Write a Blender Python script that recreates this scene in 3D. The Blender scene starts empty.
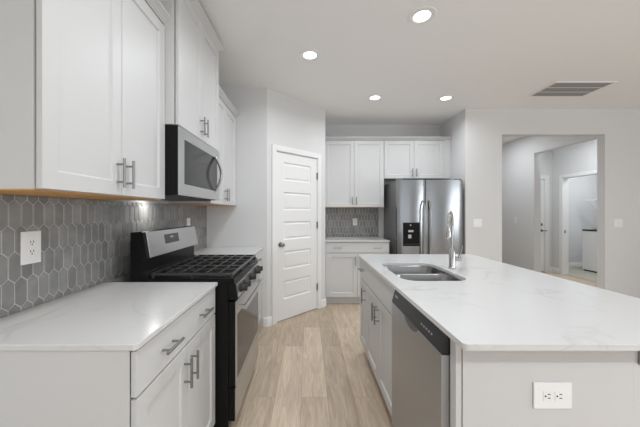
import bpy, bmesh, math, random
from mathutils import Vector, Matrix
random.seed(7)
S = bpy.context.scene
COL = S.collection
PI = math.pi
R = math.radians

# ------------------------------------------------------------------ camera
CAM_H = 1.318
cam_d = bpy.data.cameras.new('camera')
cam = bpy.data.objects.new('camera', cam_d); COL.objects.link(cam)
cam.location = (0, 0, CAM_H)
cam.rotation_euler = (R(90), 0, 0)
cam_d.sensor_width = 36.0
cam_d.lens = 284.0 / 640 * 36
cam_d.shift_x = (320 - 308.3) / 640
cam_d.shift_y = -(213.5 - 211.9) / 640
cam_d.clip_start = 0.02
S.camera = cam

# ------------------------------------------------------------------ world, fill lamps, exposure
W = bpy.data.worlds.new('world'); S.world = W; W.use_nodes = True
bg = W.node_tree.nodes['Background']
bg.inputs[0].default_value = (0.93, 0.96, 1.0, 1); bg.inputs[1].default_value = 1.2
S.view_settings.view_transform = 'Standard'
S.view_settings.look = 'None'
S.view_settings.gamma = 1.0
S.view_settings.use_curve_mapping = False
S.view_settings.exposure = -0.82
S.cycles.diffuse_bounces = 6

def area(name, loc, rot, sx, sy, power, col=(1, 1, 1), parent=None, shape='RECTANGLE', spread=None):
    d = bpy.data.lights.new(name, 'AREA'); d.shape = shape; d.size = sx
    if shape in ('RECTANGLE', 'ELLIPSE'): d.size_y = sy
    d.energy = power; d.color = col
    if spread: d.spread = spread
    o = bpy.data.objects.new(name, d); COL.objects.link(o)
    o.location = loc; o.rotation_euler = rot
    if parent: o.parent = parent
    return o
# fill lamps added at unseen living room openings, tilted up to brighten the ceiling
area('fill_rear', (1.6, -4.42, 1.25), (R(118), 0, 0), 4.6, 2.2, 42, (0.83, 0.91, 1.0))
area('fill_side', (6.02, -1.2, 1.45), (R(125), 0, R(90)), 3.4, 1.6, 175, (0.88, 0.94, 1.0))
LAMP_W = 13.0

# ------------------------------------------------------------------ materials
def new_mat(name):
    m = bpy.data.materials.new(name); m.use_nodes = True
    nt = m.node_tree; b = nt.nodes['Principled BSDF']
    return m, nt, b
def N(nt, t, **kw):
    n = nt.nodes.new(t)
    for k, v in kw.items(): setattr(n, k, v)
    return n
def paint(name, col, rough=0.5, bump=0.0, scale=200, metal=0.0, spec=0.5, var=0.0):
    m, nt, b = new_mat(name)
    b.inputs['Base Color'].default_value = (*col, 1); b.inputs['Roughness'].default_value = rough
    b.inputs['Metallic'].default_value = metal; b.inputs['Specular IOR Level'].default_value = spec
    tc = N(nt, 'ShaderNodeTexCoord'); nz = N(nt, 'ShaderNodeTexNoise'); nz.inputs['Scale'].default_value = scale
    nt.links.new(tc.outputs['Object'], nz.inputs['Vector'])
    if bump:
        bp = N(nt, 'ShaderNodeBump'); bp.inputs['Strength'].default_value = bump; bp.inputs['Distance'].default_value = 0.002
        nt.links.new(nz.outputs['Fac'], bp.inputs['Height']); nt.links.new(bp.outputs['Normal'], b.inputs['Normal'])
    if var:
        mr = N(nt, 'ShaderNodeMapRange'); mr.inputs['To Min'].default_value = rough - var; mr.inputs['To Max'].default_value = rough + var
        nt.links.new(nz.outputs['Fac'], mr.inputs['Value']); nt.links.new(mr.outputs['Result'], b.inputs['Roughness'])
    return m
M = {}
M['wall'] = paint('wall_paint', (0.71, 0.71, 0.707), 0.75, 0.12, 260)
M['ceiling'] = paint('ceiling_paint', (0.90, 0.90, 0.90), 0.9, 0.15, 180)
M['trim'] = paint('trim_paint', (0.84, 0.838, 0.83), 0.4, 0.03, 90)
M['cab'] = paint('cabinet_paint', (0.62, 0.62, 0.617), 0.42, 0.03, 120)
M['plastic'] = paint('white_plastic', (0.86, 0.86, 0.85), 0.35, 0.0, 80, var=0.05)
M['dark'] = paint('dark_slot', (0.02, 0.02, 0.02), 0.6, 0.0, 60, var=0.05)
M['black'] = paint('black_enamel', (0.010, 0.010, 0.010), 0.3, 0.03, 140, spec=0.12)
M['blackplastic'] = paint('black_plastic', (0.02, 0.02, 0.021), 0.4, 0.05, 240)
M['iron'] = paint('cast_iron', (0.035, 0.035, 0.035), 0.3, 0.25, 300)
M['glass'] = paint('oven_glass', (0.025, 0.026, 0.028), 0.12, 0.0, 40, var=0.02, spec=0.3)
M['nickel'] = paint('brushed_nickel', (0.32, 0.317, 0.31), 0.34, 0.0, 300, metal=1.0, var=0.08)
M['chrome'] = paint('chrome', (0.50, 0.50, 0.50), 0.12, 0.0, 60, metal=1.0, var=0.04)
M['hinge'] = paint('hinge_metal', (0.20, 0.195, 0.19), 0.4, 0.0, 100, metal=1.0, var=0.06)
M['grey'] = paint('fridge_side_grey', (0.16, 0.16, 0.162), 0.45, 0.15, 500)
M['vent_dark'] = paint('vent_inside', (0.10, 0.10, 0.10), 0.8, 0.1, 60)
M['vent_slat'] = paint('vent_slat', (0.30, 0.30, 0.298), 0.6, 0.05, 60)
M['display'] = paint('display_glass', (0.05, 0.05, 0.052), 0.2, 0.0, 60, var=0.03)
M['readout'] = paint('readout', (0.45, 0.46, 0.46), 0.4, 0.0, 60, var=0.03)
M['lettering'] = paint('pale_marks', (0.35, 0.35, 0.35), 0.5, 0.0, 60, var=0.03)

def mat_lens():
    m, nt, b = new_mat('lamp_lens')
    b.inputs['Base Color'].default_value = (0.95, 0.95, 0.95, 1)
    b.inputs['Emission Color'].default_value = (1.0, 0.985, 0.96, 1); b.inputs['Emission Strength'].default_value = 6.0
    return m
M['lens'] = mat_lens()

def mat_steel(name, axis, col=(0.31, 0.317, 0.323), rough=0.22):
    """brushed stainless steel, grain stretched along axis"""
    m, nt, b = new_mat(name)
    b.inputs['Metallic'].default_value = 1.0
    tc = N(nt, 'ShaderNodeTexCoord'); mp = N(nt, 'ShaderNodeMapping')
    sc = [420, 420, 420]; sc['xyz'.index(axis)] = 4
    mp.inputs['Scale'].default_value = sc
    nz = N(nt, 'ShaderNodeTexNoise'); nz.inputs['Scale'].default_value = 1.0; nz.inputs['Detail'].default_value = 3
    nt.links.new(tc.outputs['Object'], mp.inputs['Vector']); nt.links.new(mp.outputs['Vector'], nz.inputs['Vector'])
    mr = N(nt, 'ShaderNodeMapRange'); mr.inputs['To Min'].default_value = rough - 0.03; mr.inputs['To Max'].default_value = rough + 0.03
    nt.links.new(nz.outputs['Fac'], mr.inputs['Value']); nt.links.new(mr.outputs['Result'], b.inputs['Roughness'])
    cr = N(nt, 'ShaderNodeMapRange'); cr.inputs['To Min'].default_value = 0.98; cr.inputs['To Max'].default_value = 1.02
    nt.links.new(nz.outputs['Fac'], cr.inputs['Value'])
    mx = N(nt, 'ShaderNodeVectorMath', operation='SCALE'); mx.inputs[0].default_value = col
    nt.links.new(cr.outputs['Result'], mx.inputs['Scale']); nt.links.new(mx.outputs['Vector'], b.inputs['Base Color'])
    return m
M['steel_v'] = mat_steel('stainless_vertical_grain', 'z')
M['steel_h'] = mat_steel('stainless_horizontal_grain', 'x', (0.57, 0.575, 0.58), 0.3)
M['steel_dw'] = mat_steel('stainless_dishwasher', 'z', (0.46, 0.48, 0.505), 0.38)
M['steel_sink'] = mat_steel('stainless_sink', 'x', (0.29, 0.29, 0.29), 0.22)

def mat_quartz():
    m, nt, b = new_mat('white_quartz')
    tc = N(nt, 'ShaderNodeTexCoord')
    n1 = N(nt, 'ShaderNodeTexNoise'); n1.inputs['Scale'].default_value = 2.2; n1.inputs['Detail'].default_value = 5; n1.inputs['Distortion'].default_value = 1.4
    nt.links.new(tc.outputs['Object'], n1.inputs['Vector'])
    s = N(nt, 'ShaderNodeMath', operation='SUBTRACT'); s.inputs[1].default_value = 0.5
    a = N(nt, 'ShaderNodeMath', operation='ABSOLUTE')
    nt.links.new(n1.outputs['Fac'], s.inputs[0]); nt.links.new(s.outputs[0], a.inputs[0])
    r = N(nt, 'ShaderNodeMapRange'); r.inputs['From Min'].default_value = 0.0; r.inputs['From Max'].default_value = 0.028
    r.inputs['To Min'].default_value = 1.0; r.inputs['To Max'].default_value = 0.0
    nt.links.new(a.outputs[0], r.inputs['Value'])
    n2 = N(nt, 'ShaderNodeTexNoise'); n2.inputs['Scale'].default_value = 3.1; n2.inputs['Detail'].default_value = 3
    nt.links.new(tc.outputs['Object'], n2.inputs['Vector'])
    r2 = N(nt, 'ShaderNodeMapRange'); r2.inputs['From Min'].default_value = 0.46; r2.inputs['From Max'].default_value = 0.72
    nt.links.new(n2.outputs['Fac'], r2.inputs['Value'])
    mu = N(nt, 'ShaderNodeMath', operation='MULTIPLY'); nt.links.new(r.outputs['Result'], mu.inputs[0]); nt.links.new(r2.outputs['Result'], mu.inputs[1])
    mx = N(nt, 'ShaderNodeMix', data_type='RGBA')
    mx.inputs['A'].default_value = (0.655, 0.655, 0.653, 1); mx.inputs['B'].default_value = (0.53, 0.525, 0.51, 1)
    nt.links.new(mu.outputs[0], mx.inputs['Factor']); nt.links.new(mx.outputs['Result'], b.inputs['Base Color'])
    b.inputs['Roughness'].default_value = 0.19
    return m
M['quartz'] = mat_quartz()

def mat_floor():
    m, nt, b = new_mat('light_oak_planks')
    tc = N(nt, 'ShaderNodeTexCoord'); mp = N(nt, 'ShaderNodeMapping')
    mp.inputs['Rotation'].default_value = (0, 0, R(90)); mp.inputs['Location'].default_value = (0.35, 0.05, 0)
    nt.links.new(tc.outputs['Object'], mp.inputs['Vector'])
    def brick(c1, c2, mortar):
        br = N(nt, 'ShaderNodeTexBrick'); br.offset = 0.37; br.offset_frequency = 2
        br.inputs['Color1'].default_value = c1; br.inputs['Color2'].default_value = c2; br.inputs['Mortar'].default_value = mortar
        br.inputs['Scale'].default_value = 1.0; br.inputs['Brick Width'].default_value = 1.22; br.inputs['Row Height'].default_value = 0.185
        br.inputs['Mortar Size'].default_value = 0.0012; br.inputs['Mortar Smooth'].default_value = 0.3; br.inputs['Bias'].default_value = -0.1
        nt.links.new(mp.outputs['Vector'], br.inputs['Vector']); return br
    br = brick((0.64, 0.515, 0.39, 1), (0.46, 0.362, 0.265, 1), (0.34, 0.26, 0.18, 1))
    rnd = brick((0, 0, 0, 1), (1, 1, 1, 1), (0.5, 0.5, 0.5, 1))
    # grain runs along the boards, shifted from board to board
    sc = N(nt, 'ShaderNodeMapping'); sc.inputs['Scale'].default_value = (1.6, 13, 1)
    nt.links.new(mp.outputs['Vector'], sc.inputs['Vector'])
    off = N(nt, 'ShaderNodeVectorMath', operation='MULTIPLY_ADD'); off.inputs[1].default_value = (9, 23, 5)
    nt.links.new(rnd.outputs['Color'], off.inputs[0]); nt.links.new(sc.outputs['Vector'], off.inputs[2])
    g = N(nt, 'ShaderNodeTexNoise'); g.inputs['Scale'].default_value = 1.6; g.inputs['Detail'].default_value = 7; g.inputs['Roughness'].default_value = 0.62; g.inputs['Distortion'].default_value = 1.7
    nt.links.new(off.outputs['Vector'], g.inputs['Vector'])
    gr = N(nt, 'ShaderNodeMapRange'); gr.inputs['From Min'].default_value = 0.3; gr.inputs['From Max'].default_value = 0.72
    gr.inputs['To Min'].default_value = 0.73; gr.inputs['To Max'].default_value = 1.17
    nt.links.new(g.outputs['Fac'], gr.inputs['Value'])
    vm = N(nt, 'ShaderNodeVectorMath', operation='SCALE')
    nt.links.new(br.outputs['Color'], vm.inputs[0]); nt.links.new(gr.outputs['Result'], vm.inputs['Scale'])
    nt.links.new(vm.outputs['Vector'], b.inputs['Base Color'])
    b.inputs['Roughness'].default_value = 0.42
    bp = N(nt, 'ShaderNodeBump'); bp.inputs['Strength'].default_value = 0.25; bp.inputs['Distance'].default_value = 0.001
    inv = N(nt, 'ShaderNodeMath', operation='SUBTRACT'); inv.inputs[0].default_value = 1.0
    nt.links.new(br.outputs['Fac'], inv.inputs[1]); nt.links.new(inv.outputs[0], bp.inputs['Height']); nt.links.new(bp.outputs['Normal'], b.inputs['Normal'])
    return m
M['floor'] = mat_floor()

def mat_laundry():
    m, nt, b = new_mat('laundry_tile')
    tc = N(nt, 'ShaderNodeTexCoord')
    br = N(nt, 'ShaderNodeTexBrick'); br.offset = 0.0
    br.inputs['Color1'].default_value = (0.46, 0.43, 0.35, 1); br.inputs['Color2'].default_value = (0.40, 0.375, 0.31, 1); br.inputs['Mortar'].default_value = (0.62, 0.60, 0.55, 1)
    br.inputs['Scale'].default_value = 1; br.inputs['Brick Width'].default_value = 0.33; br.inputs['Row Height'].default_value = 0.33; br.inputs['Mortar Size'].default_value = 0.004
    nt.links.new(tc.outputs['Object'], br.inputs['Vector']); nt.links.new(br.outputs['Color'], b.inputs['Base Color'])
    b.inputs['Roughness'].default_value = 0.4
    return m
M['tilefloor'] = mat_laundry()

def mat_wood():
    m, nt, b = new_mat('raw_maple')
    tc = N(nt, 'ShaderNodeTexCoord'); mp = N(nt, 'ShaderNodeMapping'); mp.inputs['Scale'].default_value = (3, 60, 3)
    nz = N(nt, 'ShaderNodeTexNoise'); nz.inputs['Scale'].default_value = 1.5; nz.inputs['Detail'].default_value = 4
    nt.links.new(tc.outputs['Object'], mp.inputs['Vector']); nt.links.new(mp.outputs['Vector'], nz.inputs['Vector'])
    mx = N(nt, 'ShaderNodeMix', data_type='RGBA')
    mx.inputs['A'].default_value = (0.52, 0.25, 0.065, 1); mx.inputs['B'].default_value = (0.66, 0.36, 0.11, 1)
    nt.links.new(nz.outputs['Fac'], mx.inputs['Factor']); nt.links.new(mx.outputs['Result'], b.inputs['Base Color'])
    b.inputs['Roughness'].default_value = 0.5
    return m
M['maple'] = mat_wood()

def mat_tile():
    m, nt, b = new_mat('grey_picket_tile')
    at = N(nt, 'ShaderNodeAttribute', attribute_name='tone')
    tc = N(nt, 'ShaderNodeTexCoord'); nz = N(nt, 'ShaderNodeTexNoise'); nz.inputs['Scale'].default_value = 14; nz.inputs['Detail'].default_value = 5
    nt.links.new(tc.outputs['Object'], nz.inputs['Vector'])
    mr = N(nt, 'ShaderNodeMapRange'); mr.inputs['From Min'].default_value = 0.3; mr.inputs['From Max'].default_value = 0.7
    mr.inputs['To Min'].default_value = 0.85; mr.inputs['To Max'].default_value = 1.18
    nt.links.new(nz.outputs['Fac'], mr.inputs['Value'])
    vm = N(nt, 'ShaderNodeVectorMath', operation='SCALE')
    nt.links.new(at.outputs['Color'], vm.inputs[0]); nt.links.new(mr.outputs['Result'], vm.inputs['Scale'])
    nt.links.new(vm.outputs['Vector'], b.inputs['Base Color'])
    b.inputs['Roughness'].default_value = 0.3
    return m
M['tile'] = mat_tile()

# ------------------------------------------------------------------ mesh helpers
class MB:
    def __init__(s): s.v = []; s.f = []; s.tone = []
    def add(s, vs, fs):
        o = len(s.v); s.v += [tuple(p) for p in vs]; s.f += [tuple(i + o for i in f) for f in fs]; return s
    def box(s, x0, x1, y0, y1, z0, z1):
        return s.add([(x0, y0, z0), (x1, y0, z0), (x1, y1, z0), (x0, y1, z0), (x0, y0, z1), (x1, y0, z1), (x1, y1, z1), (x0, y1, z1)],
                     [(0, 3, 2, 1), (4, 5, 6, 7), (0, 1, 5, 4), (1, 2, 6, 5), (2, 3, 7, 6), (3, 0, 4, 7)])
    def cyl(s, p, q, r, n=14, r2=None):
        return s.tube([p, q], [r, r if r2 is None else r2], n)
    def tube(s, path, rad, n=12, cap=True):
        P = [Vector(p) for p in path]; k = len(P)
        if not hasattr(rad, '__len__'): rad = [rad] * k
        vs = []; t0 = (P[1] - P[0]).normalized()
        u = t0.orthogonal().normalized()
        for i in range(k):
            t = ((P[min(i + 1, k - 1)] - P[i]).normalized() + (P[i] - P[max(i - 1, 0)]).normalized()).normalized()
            u = (u - t * u.dot(t)).normalized(); w = t.cross(u)
            for j in range(n):
                a = 2 * PI * j / n; vs.append(P[i] + (u * math.cos(a) + w * math.sin(a)) * rad[i])
        fs = [(i * n + j, i * n + (j + 1) % n, (i + 1) * n + (j + 1) % n, (i + 1) * n + j) for i in range(k - 1) for j in range(n)]
        if cap: fs += [tuple(reversed(range(n))), tuple(range((k - 1) * n, k * n))]
        return s.add(vs, fs)
    def prism(s, poly, a0, a1, axis='x'):
        """polygon (2-D, in the two other axes in order) extruded along axis"""
        k = len(poly)
        def mk(a, p):
            return {'x': (a, p[0], p[1]), 'y': (p[0], a, p[1]), 'z': (p[0], p[1], a)}[axis]
        vs = [mk(a0, p) for p in poly] + [mk(a1, p) for p in poly]
        fs = [tuple(range(k)), tuple(reversed(range(k, 2 * k)))] + [(i, i + k, (i + 1) % k + k, (i + 1) % k) for i in range(k)]
        return s.add(vs, fs)
    def lathe(s, prof, c=(0, 0, 0), n=28, axis='z', cap=True):
        """prof = (radius, height) pairs along axis from c"""
        vs = []
        for r, h in prof:
            for j in range(n):
                a = 2 * PI * j / n; x, y = r * math.cos(a), r * math.sin(a)
                vs.append({'z': (c[0] + x, c[1] + y, c[2] + h), 'y': (c[0] + x, c[1] + h, c[2] + y), 'x': (c[0] + h, c[1] + x, c[2] + y)}[axis])
        k = len(prof)
        fs = [(i * n + j, i * n + (j + 1) % n, (i + 1) * n + (j + 1) % n, (i + 1) * n + j) for i in range(k - 1) for j in range(n)]
        if cap and prof[0][0] > 1e-6: fs.append(tuple(reversed(range(n))))
        if cap and prof[-1][0] > 1e-6: fs.append(tuple(range((k - 1) * n, k * n)))
        return s.add(vs, fs)
    def loft(s, loops, cap0=False, cap1=False):
        n = len(loops[0]); vs = [p for l in loops for p in l]; k = len(loops)
        fs = [(i * n + j, i * n + (j + 1) % n, (i + 1) * n + (j + 1) % n, (i + 1) * n + j) for i in range(k - 1) for j in range(n)]
        if cap0: fs.append(tuple(reversed(range(n))))
        if cap1: fs.append(tuple(range((k - 1) * n, k * n)))
        return s.add(vs, fs)
    def sweep(s, path, prof):
        """closed profile (out, z) swept along a plan path with mitred corners; out = right of travel"""
        P = [Vector((p[0], p[1])) for p in path]; loops = []
        for i in range(len(P)):
            def nrm(a, b):
                d = (b - a).normalized(); return Vector((d.y, -d.x))
            if i == 0: m = nrm(P[0], P[1])
            elif i == len(P) - 1: m = nrm(P[-2], P[-1])
            else:
                a, b = nrm(P[i - 1], P[i]), nrm(P[i], P[i + 1]); m = (a + b) / (1 + a.dot(b))
            loops.append([(P[i].x + m.x * o, P[i].y + m.y * o, z) for o, z in prof])
        return s.loft(loops, True, True)
    def build(s, name, mat, parent=None, bevel=0.0, seg=2, smooth=35, loc=None, rotz=0.0):
        me = bpy.data.meshes.new(name); me.from_pydata(s.v, [], s.f)
        bm = bmesh.new(); bm.from_mesh(me)
        bmesh.ops.recalc_face_normals(bm, faces=bm.faces); bm.to_mesh(me); bm.free()
        me.polygons.foreach_set('use_smooth', [True] * len(me.polygons))
        me.set_sharp_from_angle(angle=R(smooth))
        me.materials.append(M[mat] if isinstance(mat, str) else mat)
        o = bpy.data.objects.new(name, me); COL.objects.link(o)
        if bevel:
            b = o.modifiers.new('bevel', 'BEVEL'); b.width = bevel; b.segments = seg; b.limit_method = 'ANGLE'; b.angle_limit = R(40); b.harden_normals = True
        if loc: o.location = loc
        if rotz: o.rotation_euler = (0, 0, rotz)
        if parent: o.parent = parent
        return o
def B(*a): return MB().box(*a)
def rrect(x0, x1, y0, y1, r, n=7):
    pts = []
    for cx, cy, a0 in ((x1 - r, y1 - r, 0), (x0 + r, y1 - r, 90), (x0 + r, y0 + r, 180), (x1 - r, y0 + r, 270)):
        for i in range(n + 1):
            a = R(a0 + 90 * i / n); pts.append((cx + r * math.cos(a), cy + r * math.sin(a)))
    return pts
def tag(o, label, cat, group=None, kind=None):
    o['label'] = label; o['category'] = cat
    if group: o['group'] = group
    if kind: o['kind'] = kind
    return o
def thing(name, label, cat, loc=(0, 0, 0), rotz=0.0, group=None):
    o = bpy.data.objects.new(name, None); COL.objects.link(o)
    o.empty_display_size = 0.1
    o.location = loc; o.rotation_euler = (0, 0, rotz)
    return tag(o, label, cat, group)
def struct(name, mb, mat, label=None, cat=None, **kw):
    o = mb.build(name, mat, **kw); o['kind'] = 'structure'
    o['label'] = label or name.replace('_', ' '); o['category'] = cat or name.split('_')[0]
    return o
def dup(root, loc, rotz, label, group=None):
    r = root.copy(); COL.objects.link(r); r.location = loc; r.rotation_euler = (0, 0, rotz); r['label'] = label
    if group: r['group'] = group
    for ch in list(root.children):
        c = ch.copy(); COL.objects.link(c); c.parent = r
        for g in list(ch.children):
            d = g.copy(); COL.objects.link(d); d.parent = c
    return r

# ------------------------------------------------------------------ key dimensions (metres; X right, Y away, Z up)
CEIL = 2.743
XW = -1.174          # left wall
YP = 3.265           # pantry wall (facing the camera)
XA, YA = 0.238, 3.978  # end of the angled pantry wall
YB = 4.647           # back wall
XF, YR = 2.170, 3.920  # wall to the right of the fridge, and the wall facing the camera beyond the island
OPX0, OPX1, OPH = 2.674, 4.097, 2.388
XM = 5.37            # far wall of the mud hall
T = 0.11

# ------------------------------------------------------------------ room shell
struct('floor', B(-1.30, 8.0, -4.7, 9.0, -0.1, 0.0), 'floor', 'light oak plank floor of the kitchen')
struct('floor_laundry', B(5.43, 6.85, 4.6, 6.79, 0.0, 0.004), 'tilefloor', 'beige tile floor of the laundry room')
struct('ceiling', B(-1.30, 8.0, -4.7, 9.0, CEIL, CEIL + 0.1), 'ceiling', 'white painted ceiling')
struct('wall_left', B(XW - T, XW - 0.0041, -4.6, YP + T, 0, CEIL), 'wall', 'grey wall behind the range')
struct('wall_pantry', B(XW, -0.475, YP, YP + T, 0, CEIL), 'wall', 'pale wall between the range counter and the pantry door')
# angled wall with the pantry door, in its own frame
PD0, PD1, PDH = 0.132, 0.842, 2.042      # door opening along the wall
L45 = math.hypot(XA + 0.475, YA - YP)
mb = MB(); tt = T
mb.box(0, PD0 - 0.0, 0, tt, 0, CEIL).box(PD1, L45, 0, tt, 0, CEIL).box(PD0, PD1, 0, tt, PDH, CEIL)
struct('wall_angled', mb, 'wall', 'angled pantry wall that holds the panelled door', loc=(-0.475, YP, 0), rotz=R(45))
struct('wall_pantry_return', B(XA - T, XA, YA - 0.0, YB, 0, CEIL), 'wall', 'short pantry wall beside the back counter')
struct('wall_back', B(XA - T, XF + T, YB, YB + T, 0, CEIL), 'wall', 'wall behind the refrigerator')
struct('wall_fridge', B(XF, XF + T, YR, YB, 0, CEIL), 'wall', 'short wall at the right of the refrigerator')
mb = MB().box(XF + T, OPX0, YR, YR + T, 0, CEIL).box(OPX0, OPX1, YR, YR + T, OPH, CEIL).box(OPX1, 6.22, YR, YR + T, 0, CEIL)
struct('wall_right', mb, 'wall', 'wall with the wide cased opening to the hall')
mb = MB().box(4.10, 4.22, YR + T, 5.155, 2.383, CEIL).box(4.10, 4.22, 5.155, 8.5, 0, CEIL)
struct('wall_hall', mb, 'wall', 'hall wall with the second opening')
struct('wall_hall_left', B(2.55, 2.66, YR + T, 8.5, 0, CEIL), 'wall', 'left wall of the hall')
struct('wall_hall_end', B(2.55, 4.22, 8.5, 8.6, 0, CEIL), 'wall', 'end wall of the hall')
DY0, DY1 = 5.215, 5.99
mb = MB().box(XM, XM + 0.12, YR + T, DY0, 0, CEIL).box(XM, XM + 0.12, DY1, 6.25, 0, CEIL).box(XM, XM + 0.12, DY0, DY1, 2.03, CEIL)
struct('wall_mudroom', mb, 'wall', 'mud room wall with the laundry doorway')
MD0, MD1 = 4.41, 5.21
mb = MB().box(4.22, MD0, 6.25, 6.37, 0, CEIL).box(MD1, XM + 0.12, 6.25, 6.37, 0, CEIL).box(MD0, MD1, 6.25, 6.37, 2.035, CEIL)
struct('wall_mudroom_end', mb, 'wall', 'end wall of the mud room with the white door')
struct('wall_laundry', B(XM + 0.12, 6.95, 6.79, 6.9, 0, CEIL).box(6.85, 6.95, 4.5, 6.79, 0, CEIL).box(XM + 0.12, 6.85, 4.5, 4.6, 0, CEIL), 'wall', 'walls of the laundry room')
# living room behind the camera: rear wall with glass doors, side wall with windows
mb = MB().box(XW, -0.8, -4.6, -4.5, 0, CEIL).box(4.0, 6.22, -4.6, -4.5, 0, CEIL).box(-0.8, 4.0, -4.6, -4.5, 2.4, CEIL)
struct('wall_rear', mb, 'wall', 'living room wall with the wide glass doors')
mb = MB().box(6.1, 6.22, -4.5, -3.0, 0, CEIL).box(6.1, 6.22, 0.6, YR, 0, CEIL).box(6.1, 6.22, -3.0, 0.6, 0, 0.6).box(6.1, 6.22, -3.0, 0.6, 2.3, CEIL)
struct('wall_living', mb, 'wall', 'living room side wall with windows')
# baseboards
BBP = [(0.0, 0.0), (0.014, 0.0), (0.014, 0.085), (0.010, 0.098), (0.005, 0.105), (0.0, 0.105)]
def bb(name, *paths):
    mb = MB()
    for p in paths: mb.sweep(p, BBP)
    return struct(name, mb, 'trim', 'white baseboard')
c45 = math.cos(R(45))
def on45(t, d=0.0): return (-0.475 + c45 * t + c45 * d, YP + c45 * t - c45 * d)
bb('baseboard_pantry', [(-0.515, YP), (-0.475, YP), on45(PD0 - 0.072)], [on45(PD1 + 0.072), (XA, YA), (XA, 4.03)])
bb('baseboard_right', [(XF, YR), (OPX0, YR)], [(OPX1, YR), (6.1, YR)])
bb('baseboard_hall', [(4.10, 8.5), (4.10, 5.155), (4.22, 5.155)][:2])
bb('baseboard_mudroom', [(MD1 + 0.09, 6.25), (XM, 6.25), (XM, DY1 + 0.075)], [(XM, DY0 - 0.075), (XM, YR + T)])
bb('baseboard_laundry', [(XM + 0.12, 6.79), (6.85, 6.79), (6.85, 4.6)])

# door casings
def casing(name, x0, x1, h, w, loc, rotz, label, back=0.11):
    mb = MB(); d = 0.018
    mb.box(x0 - w, x0 - 0.004, -d, 0, 0, h + w).box(x1 + 0.004, x1 + w, -d, 0, 0, h + w).box(x0 - 0.004, x1 + 0.004, -d, 0, h + 0.004, h + w)
    mb.box(x0 - 0.005, x0 + 0.0025, -d + .005, back, 0, h + 0.0).box(x1 - 0.0025, x1 + 0.005, -d + .005, back, 0, h).box(x0 + 0.0025, x1 - 0.0025, -d + .005, back, h - 0.0025, h + 0.005)
    return struct(name, mb, 'trim', label, 'trim', bevel=0.003, loc=loc, rotz=rotz)
casing('trim_1', PD0, PD1, PDH, 0.066, (-0.475, YP, 0), R(45), 'white casing round the pantry door')
casing('trim_2', 0, DY1 - DY0, 2.03, 0.068, (XM, DY1, 0), R(-90), 'white casing round the laundry doorway', 0.12)
casing('trim_3', MD0, MD1, 2.035, 0.085, (0, 6.25, 0), 0, 'white casing round the mud room door', 0.12)

# ------------------------------------------------------------------ doors
def framed_panel(mb, x0, x1, z0, z1, yf, th, fr, rec=0.009, slope=0.006):
    """shaker front: flat frame round a recessed panel, facing -y"""
    a = [(x0, z0), (x1, z0), (x1, z1), (x0, z1)]
    i = [(x0 + fr, z0 + fr), (x1 - fr, z0 + fr), (x1 - fr, z1 - fr), (x0 + fr, z1 - fr)]
    s = slope
    j = [(x0 + fr + s, z0 + fr + s), (x1 - fr - s, z0 + fr + s), (x1 - fr - s, z1 - fr - s), (x0 + fr + s, z1 - fr - s)]
    L = [[(p[0], yf + th, p[1]) for p in a], [(p[0], yf, p[1]) for p in a], [(p[0], yf, p[1]) for p in i], [(p[0], yf + rec, p[1]) for p in j]]
    return mb.loft(L, True, True)

# pantry door: five recessed panels
pw = PD1 - PD0
pd = bpy.data.objects.new('door_1', None); COL.objects.link(pd)
pd.location = (-0.475, YP, 0); pd.rotation_euler = (0, 0, R(45)); pd['kind'] = 'structure'
pd['label'] = 'white five panel pantry door on the angled wall'; pd['category'] = 'door'
x0, x1 = PD0 + 0.005, PD1 - 0.005; yf = 0.004
zs = [(1.917, 1.694), (1.555, 1.331), (1.198, 0.986), (0.831, 0.619), (0.477, 0.256)]
zs = [(1.922 - 0.3612 * i, 1.922 - 0.3612 * i - 0.222) for i in range(5)]
mb = MB(); px0, px1 = x0 + 0.115, x1 - 0.115
zz = [0.012] + [z for pr in reversed(zs) for z in (pr[1], pr[0])] + [PDH - 0.006]
mb.box(x0, px0, yf, yf + 0.036, 0.012, PDH - 0.006).box(px1, x1, yf, yf + 0.036, 0.012, PDH - 0.006)
for k in range(0, len(zz) - 1, 2): mb.box(px0, px1, yf, yf + 0.036, zz[k], zz[k + 1])
for zt, zb in zs:
    def lp(d, y): return [(px0 + d, y, zb + d), (px1 - d, y, zb + d), (px1 - d, y, zt - d), (px0 + d, y, zt - d)]
    mb.loft([lp(-0.001, yf + 0.0), lp(0.010, yf + 0.011), lp(0.022, yf + 0.011), lp(0.034, yf + 0.004), lp(0.036, yf + 0.004)], False, True)
mb.build('door_panel', 'trim', pd, smooth=20)
kb = MB().lathe([(0.0, 0.0), (0.03, 0.0), (0.03, -0.006), (0.012, -0.010), (0.011, -0.028), (0.020, -0.034), (0.027, -0.046), (0.026, -0.058), (0.016, -0.066), (0.0, -0.067)], (x0 + 0.062, yf, 0.925), 20, 'y')
kb.build('door_knob', 'nickel', pd)
for z in (1.80, 1.14, 0.36 - 0.06):
    MB().cyl((x1 + 0.001, -0.008, z - 0.045), (x1 + 0.001, -0.008, z + 0.045), 0.008, 10).box(x1 - 0.004, x1 + 0.004, -0.004, 0.002, z - 0.045, z + 0.045).build('hinge', 'hinge', pd)

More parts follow.
